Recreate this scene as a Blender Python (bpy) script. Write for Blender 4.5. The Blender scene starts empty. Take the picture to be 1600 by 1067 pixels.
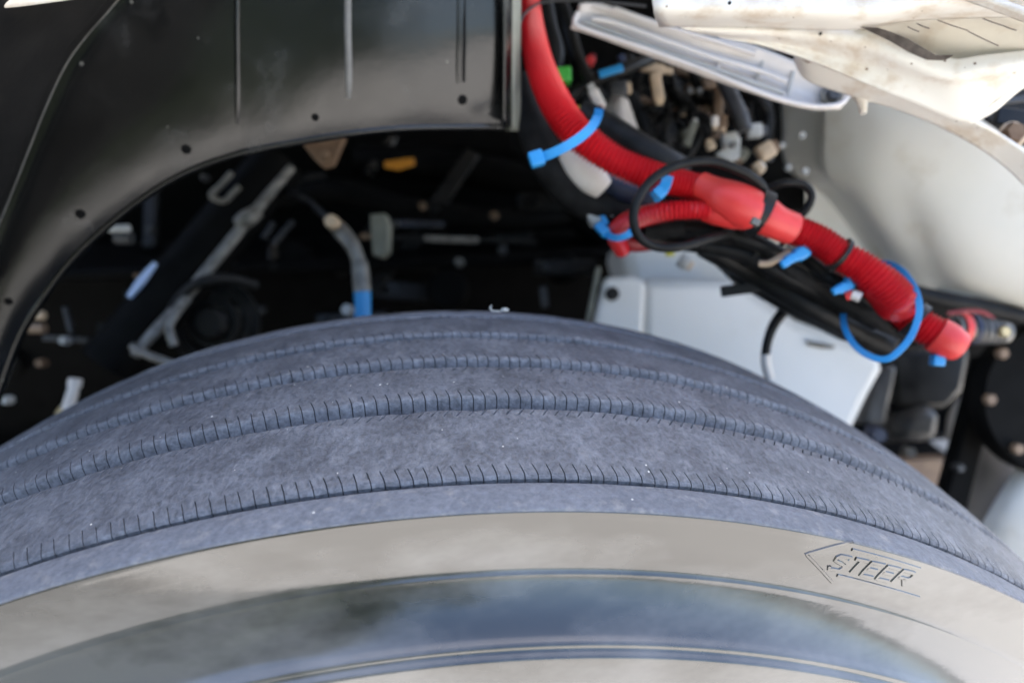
import bpy, bmesh, math, random
from mathutils import Vector, Matrix, noise
R_ = math.radians
random.seed(7)
sc = bpy.context.scene
COL = sc.collection
# ------------------------------------------------------------------ camera
AX = 0.48                                   # height of the axle above the ground
cam_d = bpy.data.cameras.new('camera'); cam = bpy.data.objects.new('camera', cam_d); COL.objects.link(cam)
YAW, PITCH, F = 0.1301, 0.3900, 1066.45
CAM = Vector((0.0031, -0.304, AX + 0.6352))
cam.location = CAM; cam.rotation_euler = (math.pi/2 - PITCH, 0, -YAW)
cam_d.sensor_width = 36; cam_d.lens = F/1600*36; cam_d.clip_start = 0.01; cam_d.clip_end = 3000
cam_d.dof.use_dof = True; cam_d.dof.focus_distance = 0.278; cam_d.dof.aperture_fstop = 4.8
sc.camera = cam
# ------------------------------------------------------------------ sky, sun, exposure
SUN_EL, SUN_AZ = R_(62), R_(25)             # azimuth measured from +y (behind the truck) towards +x
w = bpy.data.worlds.new('World'); sc.world = w; w.use_nodes = True
nt = w.node_tree; bg = nt.nodes['Background']; sky = nt.nodes.new('ShaderNodeTexSky')
sky.sky_type = 'NISHITA'; sky.sun_disc = False; sky.sun_elevation = SUN_EL; sky.sun_rotation = SUN_AZ; sky.dust_density = 3.2
nt.links.new(sky.outputs[0], bg.inputs[0]); bg.inputs[1].default_value = 0.15
sl = bpy.data.lights.new('sun', 'SUN'); so = bpy.data.objects.new('sun', sl); COL.objects.link(so)
sl.energy = 4.5; sl.angle = R_(0.5); sl.color = (1, .97, .92)
sdir = Vector((math.sin(SUN_AZ)*math.cos(SUN_EL), math.cos(SUN_AZ)*math.cos(SUN_EL), math.sin(SUN_EL)))
so.rotation_euler = sdir.to_track_quat('Z', 'Y').to_euler(); so.location = (3, 6, 10)
vs = sc.view_settings; vs.view_transform = 'Standard'; vs.look = 'None'; vs.exposure = 2.38; vs.gamma = 1
sc.cycles.use_denoising = True
sc.cycles.max_bounces = 10; sc.cycles.diffuse_bounces = 5

# ------------------------------------------------------------------ placing helpers
FWD = Vector((math.sin(YAW)*math.cos(PITCH), math.cos(YAW)*math.cos(PITCH), -math.sin(PITCH)))
RGT = Vector((math.cos(YAW), -math.sin(YAW), 0)); UPV = RGT.cross(FWD)
def W(u, v, d):                             # a point d metres deep in front of the lens
    return CAM + FWD*d + RGT*((u-800)/F*d) + UPV*((533.5-v)/F*d)
def WY(u, v, y):                            # the point of the upright plane at depth y
    dr = FWD + RGT*((u-800)/F) + UPV*((533.5-v)/F)
    return CAM + dr*((y-CAM.y)/dr.y)
def px(n, d): return n*d/F
# ------------------------------------------------------------------ materials
def mat(name, col, rough=.5, metal=0, spec=.5, var=0.0, vscale=30, col2=None, bump=0, bscale=200, coat=0, dirt=None, dscale=40, damt=.5, speck=None, sscale=400, sthr=.1, rvar=0, stretch=None, grain=None, rampw=(.35,.65), off=None):
    m = bpy.data.materials.new(name); m.use_nodes = True
    t = m.node_tree; N = t.nodes; L = t.links; b = N['Principled BSDF']
    b.inputs['Roughness'].default_value = rough; b.inputs['Metallic'].default_value = metal
    b.inputs['Specular IOR Level'].default_value = spec
    b.inputs['Coat Weight'].default_value = coat; b.inputs['Coat Roughness'].default_value = .08
    tc = N.new('ShaderNodeTexCoord'); vec = tc.outputs['Object']
    if off:
        mp = N.new('ShaderNodeMapping'); mp.inputs['Location'].default_value = off; mp.inputs['Scale'].default_value = (.7, 1, 1.5); L.new(vec, mp.inputs[0]); vec = mp.outputs[0]
    if stretch:
        mp = N.new('ShaderNodeMapping'); mp.inputs['Scale'].default_value = stretch; L.new(vec, mp.inputs[0]); vec = mp.outputs[0]
    cur = None
    def nz(s, det=6, r=.6):
        n = N.new('ShaderNodeTexNoise'); n.inputs['Scale'].default_value = s; n.inputs['Detail'].default_value = det; n.inputs['Roughness'].default_value = r
        L.new(vec, n.inputs[0]); return n.outputs[0]
    def ramp(src, a, b2):
        r = N.new('ShaderNodeMapRange'); r.inputs[1].default_value = a; r.inputs[2].default_value = b2; L.new(src, r.inputs[0]); return r.outputs[0]
    def mix(fac, a, c):
        x = N.new('ShaderNodeMix'); x.data_type = 'RGBA'
        if isinstance(fac, float): x.inputs[0].default_value = fac
        else: L.new(fac, x.inputs[0])
        for i, q in ((6, a), (7, c)):
            if isinstance(q, (tuple, list)): x.inputs[i].default_value = (*q, 1)
            else: L.new(q, x.inputs[i])
        return x.outputs[2]
    cur = col
    if var or col2:
        cur = mix(ramp(nz(vscale), *rampw), col, col2 or tuple(c*(1+var) for c in col))
    if grain:                               # fine light and dark grain of the stuff itself
        q = N.new('ShaderNodeMapRange'); q.inputs[1].default_value = .3; q.inputs[2].default_value = .7
        q.inputs[3].default_value = 1-grain[1]; q.inputs[4].default_value = 1+grain[1]; L.new(nz(grain[0], 3, .7), q.inputs[0])
        vm = N.new('ShaderNodeVectorMath'); vm.operation = 'SCALE'; L.new(cur, vm.inputs[0]); L.new(q.outputs[0], vm.inputs['Scale']); cur = vm.outputs[0]
    if dirt:
        f = ramp(nz(dscale, 8, .65), .62-.25*damt, .80)
        cur = mix(f, cur, dirt)
    if speck:
        v = N.new('ShaderNodeTexVoronoi'); v.inputs['Scale'].default_value = sscale; L.new(tc.outputs['Object'], v.inputs[0])
        k = N.new('ShaderNodeMath'); k.operation = 'LESS_THAN'; L.new(v.outputs['Distance'], k.inputs[0])
        wn = N.new('ShaderNodeSeparateColor'); L.new(v.outputs['Color'], wn.inputs[0])
        pw = N.new('ShaderNodeMath'); pw.operation = 'POWER'; L.new(wn.outputs[0], pw.inputs[0]); pw.inputs[1].default_value = 12
        ml = N.new('ShaderNodeMath'); ml.operation = 'MULTIPLY'; L.new(pw.outputs[0], ml.inputs[0]); ml.inputs[1].default_value = sthr
        L.new(ml.outputs[0], k.inputs[1])
        cur = mix(k.outputs[0], cur, speck)
    if isinstance(cur, (tuple, list)): b.inputs['Base Color'].default_value = (*cur, 1)
    else: L.new(cur, b.inputs['Base Color'])
    if rvar:
        r = N.new('ShaderNodeMapRange'); r.inputs[1].default_value = .3; r.inputs[2].default_value = .7
        r.inputs[3].default_value = max(.02, rough-rvar); r.inputs[4].default_value = min(1, rough+rvar)
        L.new(nz(vscale*1.7), r.inputs[0]); L.new(r.outputs[0], b.inputs['Roughness'])
    if bump:
        bp = N.new('ShaderNodeBump'); bp.inputs['Strength'].default_value = bump; bp.inputs['Distance'].default_value = .001
        L.new(nz(bscale, 5), bp.inputs['Height']); L.new(bp.outputs[0], b.inputs['Normal'])
    return m
M = {}
M['groove'] = mat('dusty_groove_rubber', (.10,.103,.115), .72, spec=.4, vscale=90, col2=(.155,.16,.175), bump=.6, bscale=500, grain=(400,.4))
M['tread'] = mat('tread_rubber', (.078,.080,.091), .56, spec=.5, vscale=60, col2=(.128,.132,.147), bump=.9, bscale=420, dirt=(.19,.19,.20), dscale=120, damt=.25, speck=(.7,.66,.58), sscale=300, sthr=.15, stretch=(1,.75,1), grain=(420,.40))
M['shoulder'] = mat('shoulder_rubber', (.118,.125,.143), .66, spec=.4, vscale=40, col2=(.15,.157,.177), bump=.6, bscale=500, dirt=(.28,.27,.26), dscale=150, damt=.3, speck=(.6,.58,.52), sscale=200, sthr=.12, grain=(380,.25))
M['side'] = mat('dressed_sidewall_dark_reflections', (.008,.008,.0075), .13, spec=1.0, vscale=6.5, col2=(.105,.102,.096), rampw=(.42,.56), off=(7,3,5), bump=.06, bscale=160, rvar=.07, speck=(.35,.35,.33), sscale=150, sthr=.05)  # dusty film; its dark blotches stand in for reflections in the gloss
M['edge'] = mat('lit_plastic_edge', (.11,.105,.095), .5, vscale=80, col2=(.16,.155,.14))  # lighter grey painted in for light caught on the ridge and bead
M['liner'] = mat('black_liner_plastic', (.0035,.0035,.0033), .20, spec=.5, vscale=14, col2=(.006,.006,.0057), bump=.08, bscale=260, rvar=.06, dirt=(.035,.035,.033), dscale=26, damt=.2, speck=(.10,.095,.08), sscale=120, sthr=.16)
M['blackp'] = mat('black_gloss_paint', (.004,.004,.0045), .38, spec=.3, vscale=30, col2=(.012,.012,.012), rvar=.1, bump=.1, bscale=90)
M['glossb'] = mat('wet_black_paint', (.004,.004,.0045), .12, spec=.5, vscale=40, col2=(.010,.010,.010), bump=.5, bscale=60)
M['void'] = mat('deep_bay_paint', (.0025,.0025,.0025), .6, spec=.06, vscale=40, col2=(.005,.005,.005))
M['blackm'] = mat('black_matt_paint', (.006,.006,.006), .6, spec=.25, vscale=40, col2=(.013,.0125,.012), bump=.2, bscale=150)
M['cable'] = mat('black_cable_jacket', (.005,.005,.005), .42, spec=.15, vscale=80, col2=(.013,.013,.013), bump=.2, bscale=300)
M['tape'] = mat('black_cloth_tape', (.006,.006,.006), .6, spec=.12, vscale=60, col2=(.018,.018,.018), bump=.4, bscale=350)
M['red'] = mat('red_conduit_plastic', (.55,.010,.016), .30, vscale=25, col2=(.47,.010,.017), bump=.05)
M['redb'] = mat('red_heat_shrink', (.68,.042,.036), .42, vscale=30, col2=(.60,.032,.030), bump=.15, bscale=120)
M['redd'] = mat('dark_red_plastic', (.22,.008,.012), .5)
M['blue'] = mat('blue_nylon', (.013,.21,.50), .38, vscale=60, col2=(.020,.25,.56))
M['navy'] = mat('navy_tape', (.012,.02,.05), .5)
M['cream'] = mat('cream_paint', (.66,.635,.575), .4, spec=.4, vscale=10, col2=(.70,.68,.625), dirt=(.40,.28,.16), dscale=42, damt=.5, bump=.12, bscale=120, speck=(.16,.11,.07), sscale=260, sthr=.26)
M['cream2'] = mat('scuffed_cream_paint', (.52,.48,.41), .5, spec=.4, vscale=20, col2=(.58,.54,.46), dirt=(.42,.34,.25), dscale=45, damt=.2, bump=.2, bscale=200, speck=(.10,.08,.06), sscale=90, sthr=.10)
M['cab'] = mat('cab_white_paint', (.60,.575,.50), .45, vscale=6, col2=(.65,.625,.56), dirt=(.46,.40,.30), dscale=16, damt=.35, bump=.05)
M['tank'] = mat('white_tank_plastic', (.72,.715,.69), .42, vscale=6, col2=(.67,.665,.64), dirt=(.62,.60,.54), dscale=14, damt=.1)
M['alu'] = mat('pale_cast_aluminium', (.64,.60,.57), .42, metal=.1, vscale=18, col2=(.54,.51,.485), bump=.15, bscale=80, dirt=(.40,.37,.36), dscale=22, damt=.2)
M['steel'] = mat('dusty_steel', (.22,.21,.19), .5, metal=.3, vscale=110, col2=(.09,.085,.075), bump=.3, bscale=120)
M['olive'] = mat('olive_grey_steel', (.20,.20,.16), .5, metal=.2, vscale=30, col2=(.14,.14,.11))
M['rust'] = mat('rusty_steel', (.11,.06,.03), .7, vscale=60, col2=(.17,.11,.065), bump=.4, bscale=150)
M['brass'] = mat('brass_fitting', (.55,.42,.22), .4, metal=.5)
M['tan'] = mat('tan_plastic', (.52,.38,.24), .5, vscale=50, col2=(.42,.32,.22))
M['brown'] = mat('brown_plastic', (.16,.10,.065), .55, vscale=50, col2=(.24,.16,.10))
M['grey'] = mat('grey_fabric', (.42,.39,.36), .7, vscale=40, col2=(.34,.31,.29), bump=.4, bscale=60)
M['lgrey'] = mat('light_grey_plastic', (.46,.46,.44), .5, vscale=40, col2=(.38,.38,.36))
M['label'] = mat('white_label_tape', (.70,.66,.61), .5, vscale=40, col2=(.62,.57,.52), bump=.3, bscale=100)
M['green'] = mat('green_plastic', (.06,.42,.05), .4)
M['yellow'] = mat('yellow_plastic', (.55,.50,.03), .4)
M['orange'] = mat('orange_tag', (.50,.20,.01), .5)
M['dgrey'] = mat('dark_grey_casting', (.022,.022,.023), .45, vscale=25, col2=(.05,.05,.052), bump=.2, bscale=90)
M['chrome'] = mat('polished_steel', (.62,.62,.62), .22, metal=.9, vscale=8, col2=(.55,.55,.55), rvar=.06)
M['concrete'] = mat('concrete', (.43,.41,.38), .85, vscale=2.5, col2=(.49,.47,.435), bump=.4, bscale=60, dirt=(.31,.29,.26), dscale=1.2, damt=.2)
M['trunk'] = mat('bark', (.09,.07,.05), .9)
M['leaf'] = mat('foliage', (.035,.055,.02), .6, vscale=.5, col2=(.06,.085,.03))
# ------------------------------------------------------------------ object helpers
def tag(o, label=None, cat=None, group=None, kind=None):
    if label: o['label'] = label
    if cat: o['category'] = cat
    if group: o['group'] = group
    if kind: o['kind'] = kind
    return o
def thing(name, loc, label, cat, group=None):
    o = bpy.data.objects.new(name, None); COL.objects.link(o); o.location = loc; o.empty_display_size = .02
    return tag(o, label, cat, group)
def link(name, verts, faces, m, parent=None, smooth=True, sharp=35):
    me = bpy.data.meshes.new(name); me.from_pydata([tuple(v) for v in verts], [], faces)
    me.materials.append(M[m] if isinstance(m, str) else m)
    if smooth:
        me.polygons.foreach_set('use_smooth', [True]*len(me.polygons))
        if sharp: me.set_sharp_from_angle(angle=R_(sharp))
    o = bpy.data.objects.new(name, me); COL.objects.link(o)
    if parent:
        root = Vector((0,0,0)); q = parent
        while q: root += q.location; q = q.parent
        me.transform(Matrix.Translation(-root)); o.parent = parent
    else:
        c = sum((v.co for v in me.vertices), Vector())/len(me.vertices)
        me.transform(Matrix.Translation(-c)); o.location = c
    me.update(); return o
def recalc(o):
    bm = bmesh.new(); bm.from_mesh(o.data); bmesh.ops.recalc_face_normals(bm, faces=bm.faces[:]); bm.to_mesh(o.data); bm.free(); return o
def bevel(o, wd, seg=2):
    b = o.modifiers.new('bevel', 'BEVEL'); b.width = wd; b.segments = seg; b.limit_method = 'ANGLE'; b.angle_limit = R_(40); return o
def cr(p, n):                               # Catmull-Rom through p, n steps a span
    out = []
    for i in range(len(p)-1):
        a = p[i-1] if i else p[0]*2-p[1]; b, c = p[i], p[i+1]; d = p[i+2] if i+2 < len(p) else c*2-b
        for k in range(n):
            t = k/n
            out.append(((b*2) + (c-a)*t + (a*2-b*5+c*4-d)*t*t + (b*3-a-c*3+d)*t**3)*.5)
    out.append(p[-1].copy()); return out
class S:                                     # a scalar that can go through cr()
    pass
def tube(name, pts, rad, m, parent=None, n=8, seg=14, rib=0, pitch=.0017, cap=True, squash=None):
    """pts world points, rad one radius or one for each point"""
    rs = rad if isinstance(rad, (list, tuple)) else [rad]*len(pts)
    P4 = [Vector((p.x, p.y, p.z, r)) for p, r in zip(pts, rs)]
    c = cr(P4, n)
    if rib:                                  # resample finely along the length for the corrugation
        q = []; acc = 0
        step = pitch/4; L = 0; q.append((c[0], 0))
        for i in range(1, len(c)):
            a, b = c[i-1], c[i]; l = (b.xyz-a.xyz).length
            if l < 1e-9: continue
            t = step-acc
            while t <= l: L += step; q.append((a.lerp(b, t/l), L)); t += step
            acc = l-(t-step)
        cc = []
        for k, (p, s) in enumerate(q):
            f = (1, 1-rib*.6, 1-rib, 1-rib*.6)[k % 4]
            cc.append(Vector((p.x, p.y, p.z, p.w*f)))
        c = cc
    pos = [p.xyz for p in c]
    vs_, fs = [], []
    nrm = None
    for i, p in enumerate(pos):
        tg = (pos[min(i+1, len(pos)-1)]-pos[max(i-1, 0)]).normalized()
        if nrm is None:
            nrm = tg.cross(Vector((0,0,1)));
            if nrm.length < 1e-3: nrm = tg.cross(Vector((1,0,0)))
        nrm = (nrm - tg*nrm.dot(tg)).normalized(); bn = tg.cross(nrm)
        for k in range(seg):
            a = 2*math.pi*k/seg
            vs_.append(p + (nrm*math.cos(a) + bn*math.sin(a))*c[i].w)
    for i in range(len(pos)-1):
        for k in range(seg):
            fs.append((i*seg+k, i*seg+(k+1) % seg, (i+1)*seg+(k+1) % seg, (i+1)*seg+k))
    if cap:
        fs.append(tuple(range(seg-1, -1, -1))); fs.append(tuple((len(pos)-1)*seg+k for k in range(seg)))
    return link(name, vs_, fs, m, parent, sharp=50 if not rib else 75)
def loft(name, rows, m, parent=None, thick=.003, nu=8, nv=8, wob=0):
    g = [cr(r, nu) for r in rows]
    colz = [cr([g[i][j] for i in range(len(g))], nv) for j in range(len(g[0]))]
    nr, nc = len(colz[0]), len(colz)
    vs_ = [colz[j][i] for i in range(nr) for j in range(nc)]
    if wob: vs_ = [v + Vector((0, 1, 0))*wob*noise.noise(v*22) for v in vs_]
    fs = [(i*nc+j, i*nc+j+1, (i+1)*nc+j+1, (i+1)*nc+j) for i in range(nr-1) for j in range(nc-1)]
    o = link(name, vs_, fs, m, parent, sharp=None)
    s = o.modifiers.new('thickness', 'SOLIDIFY'); s.thickness = thick; s.offset = 0
    return o
def plate(name, pts, thick, m, parent=None, bev=.0012, away=None):
    a = (away or FWD).normalized()*thick; n = len(pts)
    vs_ = list(pts) + [p+a for p in pts]
    fs = [tuple(range(n)), tuple(range(2*n-1, n-1, -1))] + [(i, i+n, (i+1) % n + n, (i+1) % n) for i in range(n)]
    o = recalc(link(name, vs_, fs, m, parent, sharp=30)); bevel(o, bev); return o
def bar(name, p, q, wd, th, m, parent=None, bev=None, up=None):
    d = (q-p).normalized(); s = d.cross(up or FWD).normalized(); t = d.cross(s)
    vs_ = [c + s*a*wd/2 + t*b*th/2 for c in (p, q) for a, b in ((-1,-1),(1,-1),(1,1),(-1,1))]
    fs = [(3,2,1,0),(4,5,6,7)] + [(i, (i+1) % 4, (i+1) % 4+4, i+4) for i in range(4)]
    o = recalc(link(name, vs_, fs, m, parent, sharp=30)); bevel(o, bev or min(wd, th)*.18, 3); return o
def ring(name, c, ax, r, wd, th, m, parent=None, seg=28):
    ax = ax.normalized(); s = ax.orthogonal().normalized(); t = ax.cross(s); vs_, fs = [], []
    for k in range(seg):
        a = 2*math.pi*k/seg; e = s*math.cos(a)+t*math.sin(a)
        for rr, h in ((r,-wd/2),(r+th,-wd/2),(r+th,wd/2),(r,wd/2)): vs_.append(c+e*rr+ax*h)
    for k in range(seg):
        for j in range(4): fs.append((k*4+j, k*4+(j+1) % 4, ((k+1) % seg)*4+(j+1) % 4, ((k+1) % seg)*4+j))
    return recalc(link(name, vs_, fs, m, parent, sharp=40))
def disc(name, c, ax, r, th, m, parent=None, seg=24, bev=.15):
    """a short turned boss with a rounded rim"""
    ax = ax.normalized(); s = ax.orthogonal().normalized(); t = ax.cross(s); vs_, fs = [], []
    pr = [(r, th/2), (r, -th/2*.4), (r*(1-bev), -th/2)]
    for rr, h in pr:
        for k in range(seg):
            a = 2*math.pi*k/seg; vs_.append(c+(s*math.cos(a)+t*math.sin(a))*rr+ax*h)
    for i in range(2):
        for k in range(seg): fs.append((i*seg+k, i*seg+(k+1) % seg, (i+1)*seg+(k+1) % seg, (i+1)*seg+k))
    fs += [tuple(range(seg)), tuple(range(3*seg-1, 2*seg-1, -1))]
    return recalc(link(name, vs_, fs, m, parent, sharp=40))
def lathe(name, prof, m, parent, seg=160, z=AX):
    """prof: (y, r) pairs turned about the axle"""
    n = len(prof); vs_ = []; fs = []
    for k in range(seg):
        a = 2*math.pi*k/seg
        for y, r in prof: vs_.append(Vector((r*math.sin(a), y, z+r*math.cos(a))))
    for k in range(seg):
        for j in range(n-1):
            fs.append((k*n+j, k*n+j+1, ((k+1) % seg)*n+j+1, ((k+1) % seg)*n+j))
    return recalc(link(name, vs_, fs, m, parent, sharp=50))

# ================================================================== SETTING
g = link('ground', [(-300,-300,0),(300,-300,0),(300,300,0),(-300,300,0)], [(0,1,2,3)], 'concrete'); tag(g, kind='structure')
g = link('added_asphalt', [(-60,-60,.004),(-.95,-60,.004),(-.75,-1.6,.004),(-.70,3,.004),(-60,3,.004)], [(0,1,2,3,4)], mat('added_asphalt', (.17,.165,.155), .9, vscale=3, col2=(.22,.215,.20), bump=.5, bscale=90)); tag(g, kind='structure')  # unseen dark ground, added to dim bounce and reflections on the left
# trees across the yard, seen only as dark reflections in the gloss; nearer ones added for these
def tree_row_with_added_trees():
    vs_, fs = [], []
    for i in range(15000):
        x = random.uniform(-45, 1.5); top = 5.2+1.6*math.sin(x*.37)+1.1*math.sin(x*.91+1)+.6*math.sin(x*2.3)
        z = top*(random.random()**.7); y = -17+random.uniform(-1.6, 1.6)*(1-.4*z/7)
        s = random.uniform(.15, .34); a = Vector((random.gauss(0,1), random.gauss(0,1), random.gauss(0,1))).normalized(); b = a.orthogonal().normalized()
        c = Vector((x, y, z+.1)); k = len(vs_); d = a.cross(b)
        vs_ += [c-b*s, c+d*s*.6, c+b*s, c-d*s*.6]; fs.append((k, k+1, k+2, k+3))
    for i in range(9000):  # unseen nearer trees, added to darken the left of the sidewall reflection
        x = random.uniform(-10, -.6); top = 9.0+1.2*math.sin(x*1.3)+.8*math.sin(x*3.1)-max(0, x+2.5)*2.2
        z = 1.5+(top-1.5)*(random.random()**.7); y = -8+random.uniform(-1.5, 1.5)
        s = random.uniform(.12, .26); a = Vector((random.gauss(0,1), random.gauss(0,1), random.gauss(0,1))).normalized(); b = a.orthogonal().normalized()
        c = Vector((x, y, z)); k = len(vs_); d = a.cross(b)
        vs_ += [c-b*s, c+d*s*.6, c+b*s, c-d*s*.6]; fs.append((k, k+1, k+2, k+3))
    for i in range(9000):  # unseen shrubs, added for a dark patch in the tyre's gloss
        x = random.uniform(-6.5, -.75); top = 2.6+.5*math.sin(x*2.1)+.35*math.sin(x*5.3+1)-max(0, x+1.6)*1.6
        z = top*(random.random()**.8); y = -4.2+random.uniform(-.8, .8)
        s = random.uniform(.05, .12); a = Vector((random.gauss(0,1), random.gauss(0,1), random.gauss(0,1))).normalized(); b = a.orthogonal().normalized()
        c = Vector((x, y, z+.05)); k = len(vs_); d = a.cross(b)
        vs_ += [c-b*s, c+d*s*.6, c+b*s, c-d*s*.6]; fs.append((k, k+1, k+2, k+3))
    o = link('wood_with_added_trees', vs_, fs, 'leaf', smooth=False); tag(o, 'dark mass of trees across the yard behind the camera, nearer ones added for dark reflections', 'trees', kind='stuff')
tree_row_with_added_trees()

# ================================================================== TYRE
K = 1.0096
def crown(y): return .5-K*y*y
tyre = thing('tyre', (0, 0, AX), 'large black lorry tyre with worn ribbed tread and glossy sidewall', 'tyre')
NP = 592; PA = 2*math.pi/NP
def columns():
    """angles of the mesh columns: fine over the upper arc, coarse elsewhere; second value marks the sipe slots"""
    out = []
    lo, hi = -int(1.30/PA), int(1.30/PA)
    for i in range(lo, hi+1):
        j = random.uniform(-.03, .03)
        for f, s in ((-.042, 0), (-.026, 1), (.026, 1), (.042, 0), (.35, 0), (.65, 0)):
            out.append(((i+f+(j if abs(f) < .1 else 0))*PA, s, i))
    a = out[-1][0]; b = out[0][0]+2*math.pi; n = 60
    for k in range(1, n): out.append((a+(b-a)*k/n, 0, 9999))
    return out
COLS = columns()
def rib(ya, yb, da, db, ra=0, rb=0, ca=.0028, cb=.0012, sip_a=.0062, sip_b=.0052, dep=.0095, sla=1, slb=1, m='tread', prof=None, slant=.30):
    """one circumferential rib from the near edge ya to the far edge yb; sipes cut into both edges"""
    pts = []                                 # (y, r, edge, t) t = distance from the edge, edge 0 near 1 far None inside
    wd = yb-ya
    def R(y):
        r = crown(y)
        ta, tb = y-ya, yb-y
        if ra and ta < .010: r -= ra*(1-ta/.010)**1.6
        if rb and tb < .010: r -= rb*(1-tb/.010)**1.6
        if ta < ca: r -= ca*.55*(1-ta/ca)**2
        if tb < cb: r -= cb*.55*(1-tb/cb)**2
        return r
    pts.append((ya-.0026*sla, R(ya)-dep, 0, 0, 0)); pts.append((ya-.0018*sla, R(ya)-dep*.66, 0, 0, .6)); pts.append((ya-.0009*sla, R(ya)-dep*.33, 0, 0, 1))
    for t in (0, ca*.25, ca*.55, ca, sip_a*.5, sip_a*.8): pts.append((ya+t, R(ya+t), 0, t, 1 if da else 0))
    pts.append((ya+sip_a, R(ya+sip_a), 0, sip_a, 0))
    nI = max(3, int(wd/.004))
    a, b = ya+sip_a+.001, yb-sip_b-.001
    for k in range(nI+1):
        y = a+(b-a)*k/nI; pts.append((y, R(y), 2, 0, 0))
    pts.append((yb-sip_b, R(yb-sip_b), 1, sip_b, 0))
    for t in (sip_b*.8, sip_b*.5, cb, cb*.55, cb*.25, 0): pts.append((yb-t, R(yb-t), 1, t, 1 if db else 0))
    pts.append((yb+.0006*slb, R(yb)-dep*.33, 1, 0, 1 if db else 0)); pts.append((yb+.0012*slb, R(yb)-dep*.66, 1, 0, .6 if db else 0)); pts.append((yb+.0018*slb, R(yb)-dep, 1, 0, 0))
    vs_, fs = [], []; n = len(pts)
    rn = random.Random(int((ya+1)*99991)); depths = {}
    for th, slot, idx in COLS:
        if idx not in depths: depths[idx] = (rn.uniform(.55, 1.0), rn.uniform(.55, 1.0), rn.uniform(-.12, .12))
        ka, kb, jt = depths[idx]
        for (y, r, e, t, sf) in pts:
            tt = th
            if slot and sf and e != 2 and idx != 9999:
                core = (ya+sip_a+.0008, crown(ya)-.006) if e == 0 else (yb-sip_b-.0008, crown(yb)-.006)
                kk = (.62 if e == 0 else .80)*sf*(ka if e == 0 else kb)
                y2, r2 = y+(core[0]-y)*kk, r+(core[1]-r)*kk
            else: y2, r2 = y, r
            if e == 1 and idx != 9999 and abs(th-idx*PA) < .2*PA: tt = idx*PA+(th-idx*PA)*1.9
            if e == 0: tt -= (slant+jt*.4)*t**1.35/sip_a**.35/.5 if t > 0 else 0
            elif e == 1: tt -= 2.1*slant*t/.5
            # worn, slightly uneven surface
            q = Vector((math.sin(tt)*.5*38, y2*60, math.cos(tt)*.5*38))
            nz = noise.noise(q)
            r2 += nz*.00022
            ed = min(y-ya, yb-y)
            if ed < .006 and idx != 9999:
                nn = noise.noise(Vector((tt*.5*70, ya*300, 3)))
                w_ = 1-ed/.006
                r2 -= max(0, nn)*.0011*w_
                y2 += (nn*.0005*w_)*(1 if e == 0 else -1)
            vs_.append(Vector((r2*math.sin(tt), y2, AX+r2*math.cos(tt))))
    nc = len(COLS)
    for i in range(nc):
        i2 = (i+1) % nc
        for j in range(n-1): fs.append((i*n+j, i2*n+j, i2*n+j+1, i*n+j+1))
    o = link('rib', vs_, fs, m, tyre, sharp=32); o.data.materials.append(M['groove'])
    wall = [1 if (j < 5 or j > n-7) else 0 for j in range(n-1)]
    o.data.polygons.foreach_set('material_index', wall*nc)
    return o
G = .0048
rib(-.0872, -.0397-G, True, True, sla=-.2, ra=.0010, ca=.0020, sip_a=.0062)
rib(-.0397+G, -G, True, True)
rib(G, .0397-G, True, True)
rib(.0397+G, .0873, True, True, rb=.0016, slb=-.2)
rib(.0893, .1059, True, False, sla=-.2, slb=0, m='shoulder', sip_a=.002, sip_b=.002)
# groove floors and the near shoulder strip
for y0, y1 in ((-.0397-G-.002, -.0397+G+.002), (-G-.002, G+.002), (.0397-G-.002, .0397+G+.002)):
    o = lathe('groove_floor', [(y0, crown(y0)-.0088), ((y0+y1)/2, crown((y0+y1)/2)-.0092), (y1, crown(y1)-.0088)], 'groove', tyre, 240)
for y0, y1 in ((-.0903, -.0865), (.0865, .0903)):
    lathe('groove_floor', [(y0, .4835), (y1, .4838)], 'groove', tyre, 240)
sh = [(-.0881, .4838), (-.0886, .4870), (-.0889, .4891), (-.0894, .4899), (-.0904, .4903), (-.0935, .4906), (-.0975, .4906), (-.1015, .4903), (-.1040, .49005), (-.1052, .4897), (-.1056, .4893), (-.1057, .4886)]
lathe('shoulder_strip', sh, 'shoulder', tyre, 480)
def side_prof(s=1):
    p = [(-.1048, .4890), (-.1053, .48915), (-.10575, .4888), (-.1059, .4882), (-.1058, .4868), (-.1058, .4850), (-.1059, .4820), (-.1060, .4780), (-.10635, .4735), (-.1069, .4690), (-.1074, .4661),
         (-.1080, .46415), (-.1085, .46365), (-.1087, .4633), (-.1088, .4629), (-.1097, .4611), (-.1107, .4591), (-.1123, .4562), (-.1140, .4534), (-.1160, .4507), (-.1182, .4482), (-.1201, .4464),
         (-.1210, .44585), (-.1222, .4453), (-.1231, .44485), (-.1236, .4444), (-.1237, .4436), (-.1240, .4428), (-.1248, .44235), (-.1257, .4419), (-.1263, .4415), (-.1266, .4409), (-.1267, .4400),
         (-.1272, .4370), (-.1290, .4280), (-.1325, .4120), (-.1372, .3900), (-.1380, .3700), (-.1360, .3450), (-.1290, .3200), (-.1180, .3020), (-.1080, .2920), (-.1000, .2860)]
    return [(y*s, r) for y, r in p]
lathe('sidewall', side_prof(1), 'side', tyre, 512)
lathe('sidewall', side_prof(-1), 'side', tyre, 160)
lathe('rim', [(-.104, .2935), (-.112, .2960), (-.112, .2900), (-.098, .2850), (-.085, .2760), (.02, .2700), (.075, .2450), (.080, .1500), (.078, .0900), (.060, .0800), (.060, .0200)], 'chrome', tyre, 96)
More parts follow.
